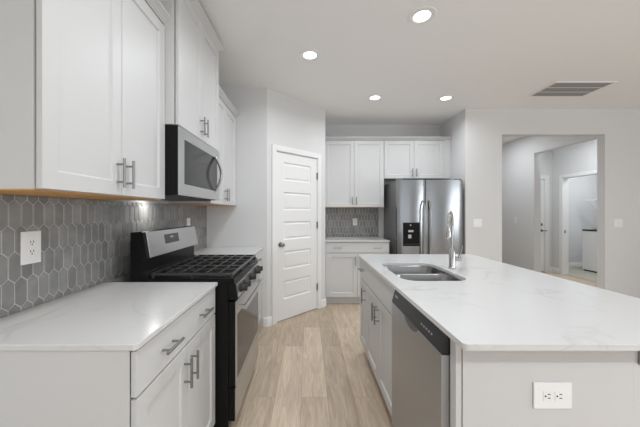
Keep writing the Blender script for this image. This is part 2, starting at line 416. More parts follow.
# mud room door with lever and deadbolt
md = bpy.data.objects.new('door_2', None); COL.objects.link(md); md.location = (0, 6.25, 0); md['kind'] = 'structure'
md['label'] = 'white door with dark lever at the end of the mud room'; md['category'] = 'door'
mb = B(MD0 + 0.005, MD1 - 0.005, 0.02, 0.06, 0.01, 2.03)
mb.build('door_panel', 'trim', md, bevel=0.002)
MB().lathe([(0, 0), (0.03, 0), (0.03, -0.012), (0, -0.014)], (MD1 - 0.07, 0.02, 1.04), 18, 'y').build('deadbolt', 'hinge', md)
MB().lathe([(0, 0), (0.03, 0), (0.03, -0.01), (0.012, -0.014), (0.012, -0.045), (0, -0.046)], (MD1 - 0.07, 0.02, 0.905), 18, 'y').tube([(MD1 - 0.07, -0.022, 0.905), (MD1 - 0.02, -0.024, 0.905), (MD1 + 0.03, -0.022, 0.905)], 0.008).build('door_lever', 'hinge', md)
# strike plate on the laundry jamb
tag(B(XM + 0.03, XM + 0.055, DY1 - 0.0045, DY1 - 0.0026, 0.87, 0.93).build('strike_plate', 'hinge'), 'dark metal strike plate on the laundry doorway jamb', 'strike plate')

# ------------------------------------------------------------------ cabinets
def bar_handle(parent, p, vertical, length=0.126, stand=0.032, r=0.0058, label=None):
    """T-bar pull: p = centre on the door face (local), sticking out to -y"""
    x, y, z = p; h = length / 2; q = 0.038
    mb = MB()
    if vertical:
        mb.cyl((x, y - stand, z - h), (x, y - stand, z + h), r)
        for s in (-q, q): mb.cyl((x, y, z + s), (x, y - stand, z + s), r * 0.8, 10)
    else:
        mb.cyl((x - h, y - stand, z), (x + h, y - stand, z), r)
        for s in (-q, q): mb.cyl((x + s, y, z), (x + s, y - stand, z), r * 0.8, 10)
    return mb.build('handle', 'nickel', parent)
DT = 0.019      # door thickness
GAP = 0.006     # door to box
def door(root, x0, x1, z0, z1, hx=None, hz=None, fr=0.058):
    d = framed_panel(MB(), x0, x1, z0, z1, 0, DT, fr).build('door', 'cab', root, bevel=0.0012)
    if hx is not None: bar_handle(d, (hx, 0, hz), True)
    return d
def drawer(root, x0, x1, z0, z1, hxs=(), name='drawer'):
    d = B(x0, x1, 0, DT, z0, z1).build(name, 'cab', root, bevel=0.002)
    for hx in hxs: bar_handle(d, (hx, 0, (z0 + z1) / 2), False)
    return d
def carcass(root, w, d, z0, z1, toe=None, x0=0.0):
    y0 = DT + GAP
    if toe:
        B(x0, w, y0, d, toe, z1).build('carcass', 'cab', root, bevel=0.001)
        B(x0, w, y0 + 0.06, d, 0.0, toe).build('toe_kick', 'cab', root)
    else:
        B(x0, w, y0, d, z0, z1).build('carcass', 'cab', root, bevel=0.001)
CROWN = [(0.0, 0.0), (0.006, 0.0), (0.006, 0.006), (0.016, 0.012), (0.030, 0.028), (0.040, 0.033), (0.040, 0.044), (0.0, 0.044)]

XBF = -0.533            # base door fronts, left run
NY0, NY1 = 0.878, 1.630
c = thing('base_cabinet', 'white base cabinet nearest the camera under the left countertop', 'cabinet', (XBF, NY0, 0), R(90))
w = NY1 - NY0; dep = XBF - XW - 0.002
carcass(c, w, dep, 0, 0.893, 0.105)
drawer(c, 0.004, w - 0.003, 0.740, 0.884, (w / 2 - 0.178, w / 2 + 0.178))
door(c, 0.004, w / 2 - 0.0015, 0.110, 0.732, w / 2 - 0.034, 0.626)
door(c, w / 2 + 0.0015, w - 0.003, 0.110, 0.732, w / 2 + 0.034, 0.626)
B(-0.006, 0.0, DT + GAP - 0.006, dep, 0.0, 0.893).build('end_panel', 'cab', c)

FY0, FY1 = 2.41, 3.263
c = thing('base_cabinet', 'white base cabinet between the range and the pantry wall', 'cabinet', (XBF, FY0, 0), R(90))
w = FY1 - FY0
carcass(c, w, dep, 0, 0.893, 0.105)
drawer(c, 0.004, w - 0.05, 0.740, 0.884, (w / 2 - 0.2, w / 2 + 0.16))
door(c, 0.004, w / 2 - 0.025, 0.110, 0.732, w / 2 - 0.06, 0.626)
door(c, w / 2 - 0.022, w - 0.05, 0.110, 0.732, w / 2 + 0.012, 0.626)
B(w - 0.047, w, 0.001, DT + GAP, 0.105, 0.893).build('filler', 'cab', c)

def slab(name, label, outer, hole=None, z0=0.894, z1=0.914, bevel=0.003):
    bm = bmesh.new()
    def loop(pts):
        vs = [bm.verts.new((p[0], p[1], z1)) for p in pts]
        return [bm.edges.new((vs[i], vs[(i + 1) % len(vs)])) for i in range(len(vs))]
    e = loop(outer)
    if hole: e += loop(hole)
    bmesh.ops.triangle_fill(bm, edges=e, use_beauty=True, use_dissolve=False)
    top = list(bm.faces)
    r = bmesh.ops.extrude_face_region(bm, geom=top)
    for v in r['geom']:
        if isinstance(v, bmesh.types.BMVert): v.co.z = z0
    bmesh.ops.recalc_face_normals(bm, faces=bm.faces)
    ox, oy = outer[0]
    me = bpy.data.meshes.new(name); bm.to_mesh(me); bm.free()
    me.materials.append(M['quartz'])
    o = bpy.data.objects.new(name, me); COL.objects.link(o)
    b = o.modifiers.new('bevel', 'BEVEL'); b.width = bevel; b.segments = 2; b.limit_method = 'ANGLE'; b.angle_limit = R(50)
    return tag(o, label, 'countertop')
XCE = -0.522
slab('countertop', 'white quartz countertop with faint veins at the near left, in front of the range', [(XW + .001, 0.864), (XCE - 0.012, 0.864), (XCE - 0.004, 0.868), (XCE, 0.876), (XCE, 1.637), (XW + .001, 1.637)])
slab('countertop', 'short white countertop between the range and the pantry wall', [(XW + .001, 2.411), (XCE, 2.411), (XCE, YP - .001), (XW + .001, YP - .001)])

# wall cabinets, left run
def wall_cab(label, loc, rotz, w, dep, h, doors, crown_path, under=None, fil=None, z0d=0.004, top_rail=0.066):
    c = thing('wall_cabinet', label, 'cabinet', loc, rotz)
    carcass(c, w, dep, 0.004, h)
    for d in doors: door(c, *d)
    MB().sweep(crown_path, [(o, z + h - 0.003 - 0.044 + 0.044) for o, z in CROWN]).build('crown_moulding', 'cab', c)
    if under: B(0.0, w, DT + GAP, dep, 0.0, 0.004).build('bottom_panel', under, c)
    if fil: B(fil[0], fil[1], 0.002, DT + GAP, 0.004, h).build('filler', 'cab', c)
    return c
XU = -0.822
depu = XU - XW - 0.002
UZ = 1.385
w = 1.632 - 0.874; h = 1.015
wall_cab('white two door wall cabinet nearest the camera, over the left countertop', (XU, 0.874, UZ), R(90), w, depu, h,
         [(0.003, w / 2 - 0.0015, 0.006, h - 0.022, w / 2 - 0.032, 0.1), (w / 2 + 0.0015, w - 0.003, 0.006, h - 0.022, w / 2 + 0.032, 0.1)],
         [(0, depu), (0, 0.010), (w, 0.010), (w, 0.09)], 'maple')
XMW = -0.752
MY0, MY1 = 1.634, 2.386
w = MY1 - MY0; h = 0.846
depm = XMW - XW - 0.002
wall_cab('white wall cabinet above the microwave, deeper and taller than its neighbours', (XMW, MY0, 1.820), R(90), w, depm, h,
         [(0.013, w / 2 - 0.0015, 0.005, h - 0.012, w / 2 - 0.032, 0.095), (w / 2 + 0.0015, w - 0.003, 0.005, h - 0.012, w / 2 + 0.032, 0.095)],
         [(0, depm), (0, 0.010), (w, 0.010), (w, depm)])
w = 3.262 - 2.388; h = 1.015; wd = w - 0.03
wall_cab('white wall cabinet between the microwave and the pantry wall', (XU, 2.388, UZ), R(90), w, depu, h,
         [(0.003, wd / 2 - 0.0015, 0.006, h - 0.022, wd / 2 - 0.032, 0.1), (wd / 2 + 0.0015, wd - 0.003, 0.006, h - 0.022, wd / 2 + 0.032, 0.1)],
         [(0.0, 0.010), (w, 0.010)], 'maple', (wd, w))

# back run
YUF = 4.317
w = 0.908; h = 1.015
wall_cab('white two door wall cabinet over the back counter, left of the refrigerator', (XA + 0.006, YUF, UZ), 0, w, YB - YUF - 0.002, h + 0.015,
         [(0.003, w / 2 - 0.0015, 0.006, h, w / 2 - 0.032, 0.1), (w / 2 + 0.0015, w - 0.003, 0.006, h, w / 2 + 0.032, 0.1)],
         [(0, 0.010), (w, 0.010)], 'maple')
xo = XA + 0.006 + w + 0.001; w = XF - 0.003 - xo; wd = w - 0.105
wall_cab('white short two door wall cabinet above the refrigerator', (xo, YUF, 1.822), 0, w, YB - YUF - 0.002, h + 0.015 + UZ - 1.822,
         [(0.003, wd / 2 - 0.0015, 0.006, h + UZ - 1.822, wd / 2 - 0.032, 0.09), (wd / 2 + 0.0015, wd - 0.003, 0.006, h + UZ - 1.822, wd / 2 + 0.032, 0.09)],
         [(0, 0.010), (w, 0.010)], None, (wd, w))
YBF = 4.022
w = 0.906
c = thing('base_cabinet', 'white base cabinet on the back wall, left of the refrigerator', 'cabinet', (XA + 0.006, YBF, 0), 0)
carcass(c, w, YB - YBF - 0.002, 0, 0.893, 0.105)
drawer(c, 0.02, w - 0.003, 0.740, 0.884, (0.17, w - 0.17))
door(c, 0.02, w / 2 - 0.0015, 0.110, 0.732, w / 2 - 0.034, 0.626)
door(c, w / 2 + 0.0015, w - 0.003, 0.110, 0.732, w / 2 + 0.034, 0.626)
B(0, 0.018, 0.002, DT + GAP, 0.105, 0.893).build('filler', 'cab', c)
slab('countertop', 'white countertop on the back wall, left of the refrigerator', [(XA + .001, 4.005), (1.153, 4.005), (1.153, YB - .001), (XA + .001, YB - .001)])

# ------------------------------------------------------------------ picket tile backsplashes
def clip(poly, x0, x1, z0, z1):
    for ax, lim, sg in ((0, x0, 1), (0, x1, -1), (1, z0, 1), (1, z1, -1)):
        out = []
        for i in range(len(poly)):
            a, b = poly[i - 1], poly[i]; da, db = sg * (a[ax] - lim), sg * (b[ax] - lim)
            if da >= 0: out.append(a)
            if (da >= 0) != (db >= 0):
                t = da / (da - db); out.append((a[0] + t * (b[0] - a[0]), a[1] + t * (b[1] - a[1])))
        poly = out
        if len(poly) < 3: return []
    return poly
def backsplash(label, L, z0, z1, loc, rotz, tw=0.050, pitch=0.104, tip=0.022, ph=0.0, pz=0.0):
    """facing -y; x along the wall, grout slab with bevelled hexagonal tiles"""
    mb = B(0, L, -0.004, 0, z0, z1); tones = [(0.60, 0.595, 0.585)] * 6
    g = 0.0027; hw = tw / 2 - g; hs = (pitch - tip) / 2 - 0.0; ht = hs + tip - g * 1.2
    r = 0
    z = z0 + pz - pitch
    while z < z1 + pitch:
        k = 0; x = -tw + ph + (tw / 2 if r % 2 else 0)
        while x < L + tw:
            def hexa(d): return [(x - hw + d, z - hs + d * .3), (x, z - ht + d), (x + hw - d, z - hs + d * .3), (x + hw - d, z + hs - d * .3), (x, z + ht - d), (x - hw + d, z + hs - d * .3)]
            a = clip(hexa(0), 0.0005, L - 0.0005, z0 + 0.0005, z1 - 0.0005); b_ = clip(hexa(0.0016), 0.0015, L - 0.0015, z0 + 0.0015, z1 - 0.0015)
            if len(a) >= 3:
                if len(a) != len(b_): b_ = a
                t = random.uniform(0.21, 0.30); tn = (t, t * 0.992, t * 0.975)
                mb.loft([[(p[0], -0.004, p[1]) for p in a], [(p[0], -0.0062, p[1]) for p in a], [(p[0], -0.0072, p[1]) for p in b_]], False, True)
                tones += [tn] * (2 * len(a) + 1)
            x += tw; k += 1
        z += pitch; r += 1
    o = mb.build('backsplash', 'tile', smooth=10, loc=loc, rotz=rotz)
    at = o.data.color_attributes.new('tone', 'FLOAT_COLOR', 'CORNER')
    for p in o.data.polygons:
        for li in p.loop_indices: at.data[li].color = (*tones[p.index], 1)
    return tag(o, label, 'backsplash')
backsplash('grey elongated hexagon tile backsplash on the left wall behind the range', YP - 0.85 - 0.001, 0.915, 1.384, (XW, 0.85, 0), R(90), ph=0.006, pz=-0.026)
backsplash('grey elongated hexagon tile backsplash on the back wall, left of the refrigerator', 1.148 - XA - 0.002, 0.915, 1.384, (XA + 0.002, YB, 0), 0)

# ------------------------------------------------------------------ outlets and switches
def duplex(root, n_horizontal=False):
    pass
def outlet(label, loc, rotz, y=0.0, horizontal=False, w=0.072, h=0.116):
    """local: x across, front at -y"""
    o = thing('wall_outlet', label, 'outlet', loc, rotz)
    if horizontal: w, h = h, w
    B(-w / 2, w / 2, -0.006, 0, -h / 2, h / 2).build('cover_plate', 'plastic', o, bevel=0.0025)
    for s in (-1, 1):
        cx, cz = (s * 0.0195, 0) if horizontal else (0, s * 0.0195)
        if horizontal: f = B(cx - 0.0135, cx + 0.0135, -0.0075, -0.006, -0.0165, 0.0165)
        else: f = B(-0.0165, 0.0165, -0.0075, -0.006, cz - 0.0135, cz + 0.0135)
        f = f.build('socket', 'plastic', o, bevel=0.0007)
        mb = MB()
        for dx in (-0.0062, 0.0062):
            if horizontal: mb.box(cx + 0.000, cx + 0.009, -0.008, -0.0074, dx - 0.0014, dx + 0.0014)
            else: mb.box(dx - 0.0014, dx + 0.0014, -0.008, -0.0074, cz + 0.000, cz + 0.009)
        if horizontal: mb.lathe([(0.003, -0.0074), (0.003, -0.008)], (cx - 0.007, 0, 0), 10, 'y')
        else: mb.lathe([(0.003, -0.0074), (0.003, -0.008)], (0, 0, cz - 0.007), 10, 'y')
        mb.build('slots', 'dark', f)
    return o
XT = XW + 0.0072
outlet('white outlet on the grey tile above the near left countertop', (XT, 1.192, 1.169), R(90), w=0.086, h=0.136)
outlet('small white outlet on the grey tile behind the range, beyond its control panel', (XT, 2.76, 1.20), R(90))
outlet('small white outlet on the grey tile of the back wall', (0.763, YB - 0.0072, 1.155), 0)

def switch(label, loc, rotz, gangs):
    o = thing('light_switch', label, 'switch', loc, rotz)
    w = 0.07 + 0.046 * (gangs - 1)
    B(-w / 2, w / 2, -0.006, 0, -0.058, 0.058).build('cover_plate', 'plastic', o, bevel=0.0025)
    for k in range(gangs):
        x = (k - (gangs - 1) / 2) * 0.046
        MB().prism([(-0.006, -0.034), (-0.0105, -0.034), (-0.0075, 0.034), (-0.006, 0.034)], x - 0.0165, x + 0.0165, 'x').build('rocker', 'plastic', o)
    return o
switch('white double light switch on the wall between the refrigerator and the hall opening', (2.335, YR - 0.0002, 1.158), 0, 2)
switch('white double light switch on the wall right of the hall opening', (4.275, YR - 0.0002, 1.163), 0, 2)
switch('white single light switch on the hall wall seen through the opening', (4.0998, 5.60, 1.158), R(-90), 1)

# ------------------------------------------------------------------ microwave
w, h, dep = 0.748, 0.404, XMW + 0.006 - XW - 0.002
mw = thing('microwave', 'stainless over the range microwave with dark window and bowed handle', 'microwave', (XMW + 0.006, 1.636, 1.414), R(90))
B(0.0, w, 0.035, dep, 0, h).build('body', 'black', mw, bevel=0.003)
d = MB()   # door frame with window opening
wx0, wx1, wz0, wz1 = 0.075, 0.690, 0.072, 0.340
d.box(0, wx0, 0, 0.005, 0.002, h).box(wx1, w, 0, 0.005, 0.002, h).box(wx0, wx1, 0, 0.005, 0.002, wz0).box(wx0, wx1, 0, 0.005, wz1, h)
dr = B(0.001, w - 0.001, 0.0055, 0.034, 0.003, h - 0.001).build('door', 'black', mw, bevel=0.0015)
d.build('door_frame', 'steel_h', dr, bevel=0.0012)
B(wx0, wx1, 0.003, 0.0054, wz0, wz1).build('window', 'glass', dr)
hp = [(0.632, 0.004 - 0.052 * math.sin(PI * t) - 0.004, wz0 - 0.012 + t * 0.285) for t in [i / 14 for i in range(15)]]
hb = MB()
L = []
for (x, y, z) in hp: L.append([(x - 0.017, y - 0.007, z), (x + 0.017, y - 0.007, z), (x + 0.017, y + 0.007, z), (x - 0.017, y + 0.007, z)])
hb.loft(L, True, True)
hb.build('handle', 'chrome', dr, bevel=0.003)
B(0.03, w - 0.03, 0.06, dep - 0.05, -0.006, 0.0).build('underside_grille', 'vent_dark', mw)
tl = MB().lathe([(0.0, -0.0085), (0.022, -0.0085), (0.024, -0.006), (0.0, -0.006)], (w / 2, dep - 0.085, 0), 20).build('task_light', 'lens', mw)
area('task_lamp', (w / 2, dep - 0.085, -0.010), (0, 0, 0), 0.045, 0.045, 1.3, (1.0, 0.98, 0.95), mw, 'DISK')

# ------------------------------------------------------------------ gas range
RX, RY0 = -0.420, 1.650
w = 0.752
rg = thing('gas_range', 'black and stainless gas range with cast iron grates', 'range', (RX, RY0, 0), R(90))
dep = 0.615
B(0.0, w, 0.045, dep, 0.06, 0.905).build('body', 'black', rg, bevel=0.002)
for fx in (0.04, w - 0.04):
    for fy in (0.09, dep - 0.06): MB().lathe([(0.018, 0.0), (0.018, 0.012), (0.01, 0.014), (0.01, 0.062)], (fx, fy, 0), 12).build('foot', 'blackplastic', rg)
B(0.03, w - 0.03, 0.075, 0.085, 0.015, 0.06).build('toe_plate', 'black', rg)
# cooktop pan
mb = MB().box(0.0, w, 0.012, dep - 0.10, 0.906, 0.921).box(0.0, 0.012, 0.012, dep - 0.10, 0.921, 0.930).box(w - 0.012, w, 0.012, dep - 0.10, 0.921, 0.930).box(0.012, w - 0.012, 0.012, 0.03, 0.921, 0.928)
mb.build('cooktop', 'black', rg, bevel=0.002)
# knob panel: sloped stainless strip
kp = MB().prism([(0.012, 0.905), (0.003, 0.895), (-0.009, 0.815), (0.0, 0.805), (0.044, 0.805), (0.044, 0.905)], 0.0, w, 'x').build('knob_panel', 'black', rg, bevel=0.002)
MB().prism([(0.0025, 0.894), (-0.0005, 0.894), (-0.0125, 0.816), (-0.0095, 0.816)], 0.012, w - 0.012, 'x').build('panel_face', 'steel_h', kp)
for kx in (0.085, 0.185, w / 2, w - 0.185, w - 0.085):
    k = MB().lathe([(0.026, 0.0), (0.026, -0.008), (0.021, -0.012), (0.019, -0.034), (0.015, -0.037), (0.0, -0.037)], (kx, -0.006, 0.856), 18, 'y')
    k.box(kx - 0.004, kx + 0.004, -0.048, -0.03, 0.838, 0.874)
    k.build('knob', 'blackplastic', rg)
# oven door
dz0, dz1 = 0.300, 0.795
od = B(0.002, w - 0.002, 0.006, 0.044, dz0, dz1).build('oven_door', 'black', rg, bevel=0.002)
mb = MB().box(0.004, 0.030, 0, 0.0055, dz0, dz1).box(w - 0.030, w - 0.004, 0, 0.0055, dz0, dz1).box(0.030, w - 0.030, 0, 0.0055, dz0, dz0 + 0.03).box(0.030, w - 0.030, 0, 0.0055, dz1 - 0.085, dz1)
mb.build('door_frame', 'steel_h', od, bevel=0.001)
B(0.030, w - 0.030, 0.002, 0.0058, dz0 + 0.03, dz1 - 0.085).build('window', 'glass', od)
hz = dz1 - 0.045
mb = MB().tube([(0.04, -0.045, hz), (w - 0.04, -0.045, hz)], 0.012, 14)
for hx in (0.06, w - 0.06): mb.box(hx - 0.012, hx + 0.012, -0.045, 0.0, hz - 0.010, hz + 0.010)
mb.build('handle', 'steel_h', od)
sd = B(0.002, w - 0.002, 0.008, 0.044, 0.100, dz0 - 0.008).build('storage_drawer', 'black', rg, bevel=0.002)
B(0.004, w - 0.004, 0.002, 0.0076, 0.102, dz0 - 0.010).build('drawer_front', 'steel_h', sd, bevel=0.002)
# backguard
y0 = dep - 0.10
bgd = MB().prism([(y0, 0.906), (dep, 0.906), (dep, 1.198), (dep - 0.062, 1.202), (dep - 0.073, 1.197), (dep - 0.099, 1.05), (y0 + 0.03, 1.045), (y0 + 0.03, 0.96), (y0, 0.945)], 0.0, w, 'x').build('backguard', 'black', rg, bevel=0.003)
# stainless fascia, leaning back
a, b_ = (dep - 0.098, 1.046), (dep - 0.072, 1.198)
n = Vector((-(b_[1] - a[1]), b_[0] - a[0])).normalized() * 0.005
fp = [a, b_, (b_[0] + n.x, b_[1] + n.y), (a[0] + n.x, a[1] + n.y)]
MB().prism(fp, 0.028, w - 0.004, 'x').build('fascia', 'steel_h', bgd, bevel=0.002)
def onf(t, d):
    return (a[0] + (b_[0] - a[0]) * t + n.x * d, a[1] + (b_[1] - a[1]) * t + n.y * d)
p4 = [onf(0.40, 0.9), onf(0.80, 0.9), onf(0.80, 1.12), onf(0.40, 1.12)]
MB().prism(p4, 0.225, 0.425, 'x').build('display', 'display', bgd)
p4 = [onf(0.63, 1.1), onf(0.70, 1.1), onf(0.70, 1.16), onf(0.63, 1.16)]
MB().prism(p4, 0.305, 0.345, 'x').build('clock_readout', 'readout', bgd)
# burners and grates
for bx, by, br in ((0.16, 0.15, 0.045), (0.16, 0.40, 0.036), (w / 2, 0.275, 0.040), (w - 0.16, 0.15, 0.05), (w - 0.16, 0.40, 0.032)):
    MB().lathe([(br + 0.014, 0.921), (br + 0.012, 0.927), (br - 0.004, 0.929), (br, 0.931), (br, 0.937), (br - 0.008, 0.941), (0, 0.942)], (bx, by, 0), 22).build('burner', 'iron', rg)
gz0, gz1 = 0.945, 0.959
gy0, gy1 = 0.022, dep - 0.115
for gx0, gx1 in ((0.012, 0.252), (0.256, 0.496), (0.500, 0.740)):
    g = MB(); bw = 0.011
    g.box(gx0, gx1, gy0, gy0 + bw, gz0, gz1).box(gx0, gx1, gy1 - bw, gy1, gz0, gz1)
    g.box(gx0, gx0 + bw, gy0 + bw, gy1 - bw, gz0, gz1).box(gx1 - bw, gx1, gy0 + bw, gy1 - bw, gz0, gz1)
    xm = (gx0 + gx1) / 2
    g.box(xm - bw / 2, xm + bw / 2, gy0 + bw, gy1 - bw, gz0, gz1 + 0.002)
    for f in (0.17, 0.335, 0.5, 0.665, 0.83):
        yy = gy0 + (gy1 - gy0) * f
        g.box(gx0 + bw, gx1 - bw, yy - 0.005, yy + 0.005, gz0, gz1 + 0.002)
    for fx in (gx0 + 0.002, gx1 - 0.014):
        for fy in (gy0, (gy0 + gy1) / 2, gy1 - 0.012): g.box(fx, fx + 0.012, fy, fy + 0.012, 0.9215, gz0)
    g.build('grate', 'iron', rg, bevel=0.002)

# ------------------------------------------------------------------ refrigerator
FX0, FYF = 1.222, 3.880
w = 0.902; ht = 1.758
fr = thing('refrigerator', 'stainless side by side refrigerator with a black ice and water dispenser', 'refrigerator', (FX0, FYF, 0), 0)
B(0.004, w - 0.004, 0.085, 0.74, 0.02, 1.750).build('body', 'grey', fr, bevel=0.004)
B(0.01, w - 0.01, 0.06, 0.084, 0.02, 0.09).build('base_grille', 'blackplastic', fr, bevel=0.002)
sx = 0.390
def curved_door(x0, x1, z0, z1, bow=0.022, cut=None):
    """door skin slightly convex across its width"""
    n = 12; mb = MB()
    prof = [(x0 + (x1 - x0) * i / n, bow * (2 * i / n - 1) ** 2) for i in range(n + 1)]
    poly = [(x0, 0.08)] + [(x0 + 0.0, prof[0][1] + 0.006)] + prof[1:-1] + [(x1, prof[-1][1] + 0.006), (x1, 0.08)]
    return mb.prism(poly, z0, z1, 'z')
def fhandle(parent, x, lean):
    pts = []
    for i in range(17):
        t = i / 16; pts.append((x, 0.004 - 0.055 * min(1, math.sin(PI * t) * 2.2) ** 0.7, 0.62 + t * 0.855))
    L = [[(p[0] - 0.014, p[1], p[2]), (p[0] - 0.007, p[1] - 0.011, p[2]), (p[0] + 0.007, p[1] - 0.011, p[2]), (p[0] + 0.014, p[1], p[2]), (p[0], p[1] + 0.008, p[2])] for p in pts]
    MB().loft(L, True, True).build('handle', 'chrome', parent, bevel=0.002)
d1 = curved_door(0.0, sx - 0.004, 0.10, ht).build('freezer_door', 'steel_v', fr, smooth=50)
d2 = curved_door(sx + 0.004, w, 0.10, ht).build('fridge_door', 'steel_v', fr, smooth=50)
fhandle(d1, sx - 0.036, -1); fhandle(d2, sx + 0.036, 1)
for hx in (0.05, w - 0.05): B(hx - 0.035, hx + 0.035, 0.03, 0.16, ht + 0.001, ht + 0.018).build('hinge_cover', 'grey', fr, bevel=0.004)
# dispenser: frame with a recess
ex0, ex1, ez0, ez1 = 0.074, 0.296, 0.852, 1.172
mb = MB(); fy = -0.008; t = 0.014
mb.box(ex0, ex0 + t, fy, 0.012, ez0, ez1).box(ex1 - t, ex1, fy, 0.012, ez0, ez1).box(ex0 + t, ex1 - t, fy, 0.012, ez0, ez0 + 0.02).box(ex0 + t, ex1 - t, fy, 0.012, ez1 - 0.10, ez1)
mb.box(ex0 + t, ex1 - t, -0.001, 0.012, ez0 + 0.02, ez1 - 0.10)
ds = mb.build('dispenser', 'black', d1, bevel=0.002)
B(ex0 + 0.07, ex1 - 0.085, fy - 0.003, 0.0, ez1 - 0.130, ez1 - 0.102).build('dispenser_spout', 'steel_h', d1, bevel=0.003)
B(ex0 + 0.068, ex1 - 0.112, fy + 0.001, 0.0, ez1 - 0.215, ez1 - 0.165).build('dispenser_paddle', 'steel_h', d1, bevel=0.003)
B(ex0 + 0.090, ex1 - 0.115, fy - 0.0012, fy, ez1 - 0.045, ez1 - 0.025).build('dispenser_badge', 'lettering', d1)
B(ex0 + t + 0.005, ex1 - t - 0.005, fy - 0.004, 0.0015, ez0 + 0.022, ez0 + 0.030).build('drip_tray', 'blackplastic', d1)

# ------------------------------------------------------------------ island
IXF = 0.490                         # door fronts
IY0, IYD0, IYD1, IYS1, IYE = 0.955, 1.000, 1.600, 2.405, 2.695
IXB = IXF + 0.600
ZF = 0.893
SX0, SX1, SY0, SY1 = 0.562, 0.962, 1.662, 2.250
ix0, ix1, iy0, iy1 = 0.475, 1.548, 0.866, 2.712
slab('countertop', 'large white quartz island countertop with a sink cutout', rrect(ix0, ix1, iy0, iy1, 0.016, 4), rrect(SX0, SX1, SY0, SY1, 0.095, 9))
# far cabinet of the island
w = IYE - IYS1 - 0.001; dI = 0.60
c = thing('base_cabinet', 'narrow white island cabinet with one drawer at the far end', 'cabinet', (IXF, IYE, 0), R(-90))
carcass(c, w, dI, 0, ZF, 0.105)
drawer(c, 0.012, w - 0.002, 0.712, 0.884, (w / 2,))
door(c, 0.012, w - 0.002, 0.110, 0.704, w - 0.034, 0.60)
# sink base, hollow so that the bowls hang inside
w = IYS1 - IYD1 - 0.003
c = thing('base_cabinet', 'white island sink cabinet with a false drawer front and two doors', 'cabinet', (IXF, IYS1 - 0.0005, 0), R(-90))
y0 = DT + GAP
mb = MB().box(0, 0.016, y0, dI, 0.105, ZF).box(w - 0.016, w, y0, dI, 0.105, ZF).box(0.016, w - 0.016, y0, dI, 0.105, 0.121).box(0.016, w - 0.016, dI - 0.012, dI, 0.121, ZF).box(0.016, w - 0.016, y0, y0 + 0.016, 0.121, ZF)
mb.build('carcass', 'cab', c)
B(0, w, y0 + 0.06, dI, 0, 0.105).build('toe_kick', 'cab', c)
drawer(c, 0.003, w - 0.003, 0.712, 0.884, name='false_front')
door(c, 0.003, w / 2 - 0.0015, 0.110, 0.704, w / 2 - 0.036, 0.60)
door(c, w / 2 + 0.0015, w - 0.003, 0.110, 0.704, w / 2 + 0.036, 0.60)
# dishwasher
w = IYD1 - IYD0 - 0.004
dw = thing('dishwasher', 'stainless dishwasher with a black control strip in the island', 'dishwasher', (0.469, IYD1 - 0.002, 0), R(-90))
B(0.004, w - 0.004, 0.052, 0.60, 0.03, 0.875).build('body', 'grey', dw)
B(0.0, w, 0.0, 0.050, 0.115, 0.813).build('door', 'steel_dw', dw, bevel=0.003)
mb = MB().prism([(0.0, 0.8145), (0.050, 0.8145), (0.050, 0.885), (0.022, 0.885), (0.018, 0.880)], 0.0, w, 'x')
cp = mb.build('control_strip', 'blackplastic', dw, bevel=0.002)
def onstrip(z0, z1, a, b):          # small plate lying on the sloped strip face
    f = lambda z: (z - 0.8145) / (0.880 - 0.8145) * 0.018
    return MB().prism([(f(z0) - 0.0008, z0), (f(z1) - 0.0008, z1), (f(z1) + 0.001, z1), (f(z0) + 0.001, z0)], a, b, 'x')
for k in range(5): onstrip(0.842, 0.849, w - 0.20 + k * 0.024, w - 0.188 + k * 0.024).build('button', 'lettering', cp)
onstrip(0.852, 0.860, 0.03, 0.075).build('badge', 'lettering', cp)
# pocket handle below the strip
mb = MB(); pts = [(w / 2 - 0.085 + 0.17 * i / 16, 0.8155 - 0.030 * math.sin(PI * i / 16) ** 0.6) for i in range(17)]
mb.prism([(p[0], p[1] - 0.003) for p in pts], -0.0012, 0.0005, 'y')
mb.build('pocket_handle', 'hinge', dw)
B(0.0, w, 0.06, 0.075, 0.0, 0.110).build('toe_plate', 'blackplastic', dw)
# end panel, back panel and corner post of the island
ip = thing('island_panel', 'white end panel of the island below the countertop', 'panel', (IXF, IY0, 0), 0)
B(0.030, 0.604, 0, 0.018, 0.0, ZF).build('end_panel', 'cab', ip, bevel=0.001)
B(0.008, 0.028, 0.004, 0.042, 0.0, ZF).build('filler', 'cab', ip, bevel=0.001)
B(0.604, 0.616, 0.019, IYE - IY0, 0.0, ZF).build('back_panel', 'cab', ip)
B(0.608, 0.72, 0.004, 0.018, 0.0, ZF).build('corner_post', 'cab', ip, bevel=0.001)
B(0.6225, 0.66, -0.002, 0.0035, 0.805, 0.848).build('bracket', 'nickel', ip)
outlet('white outlet set sideways in the end panel of the island', (0.818, IY0 - 0.0003, 0.703), 0, horizontal=True, w=0.088, h=0.128)

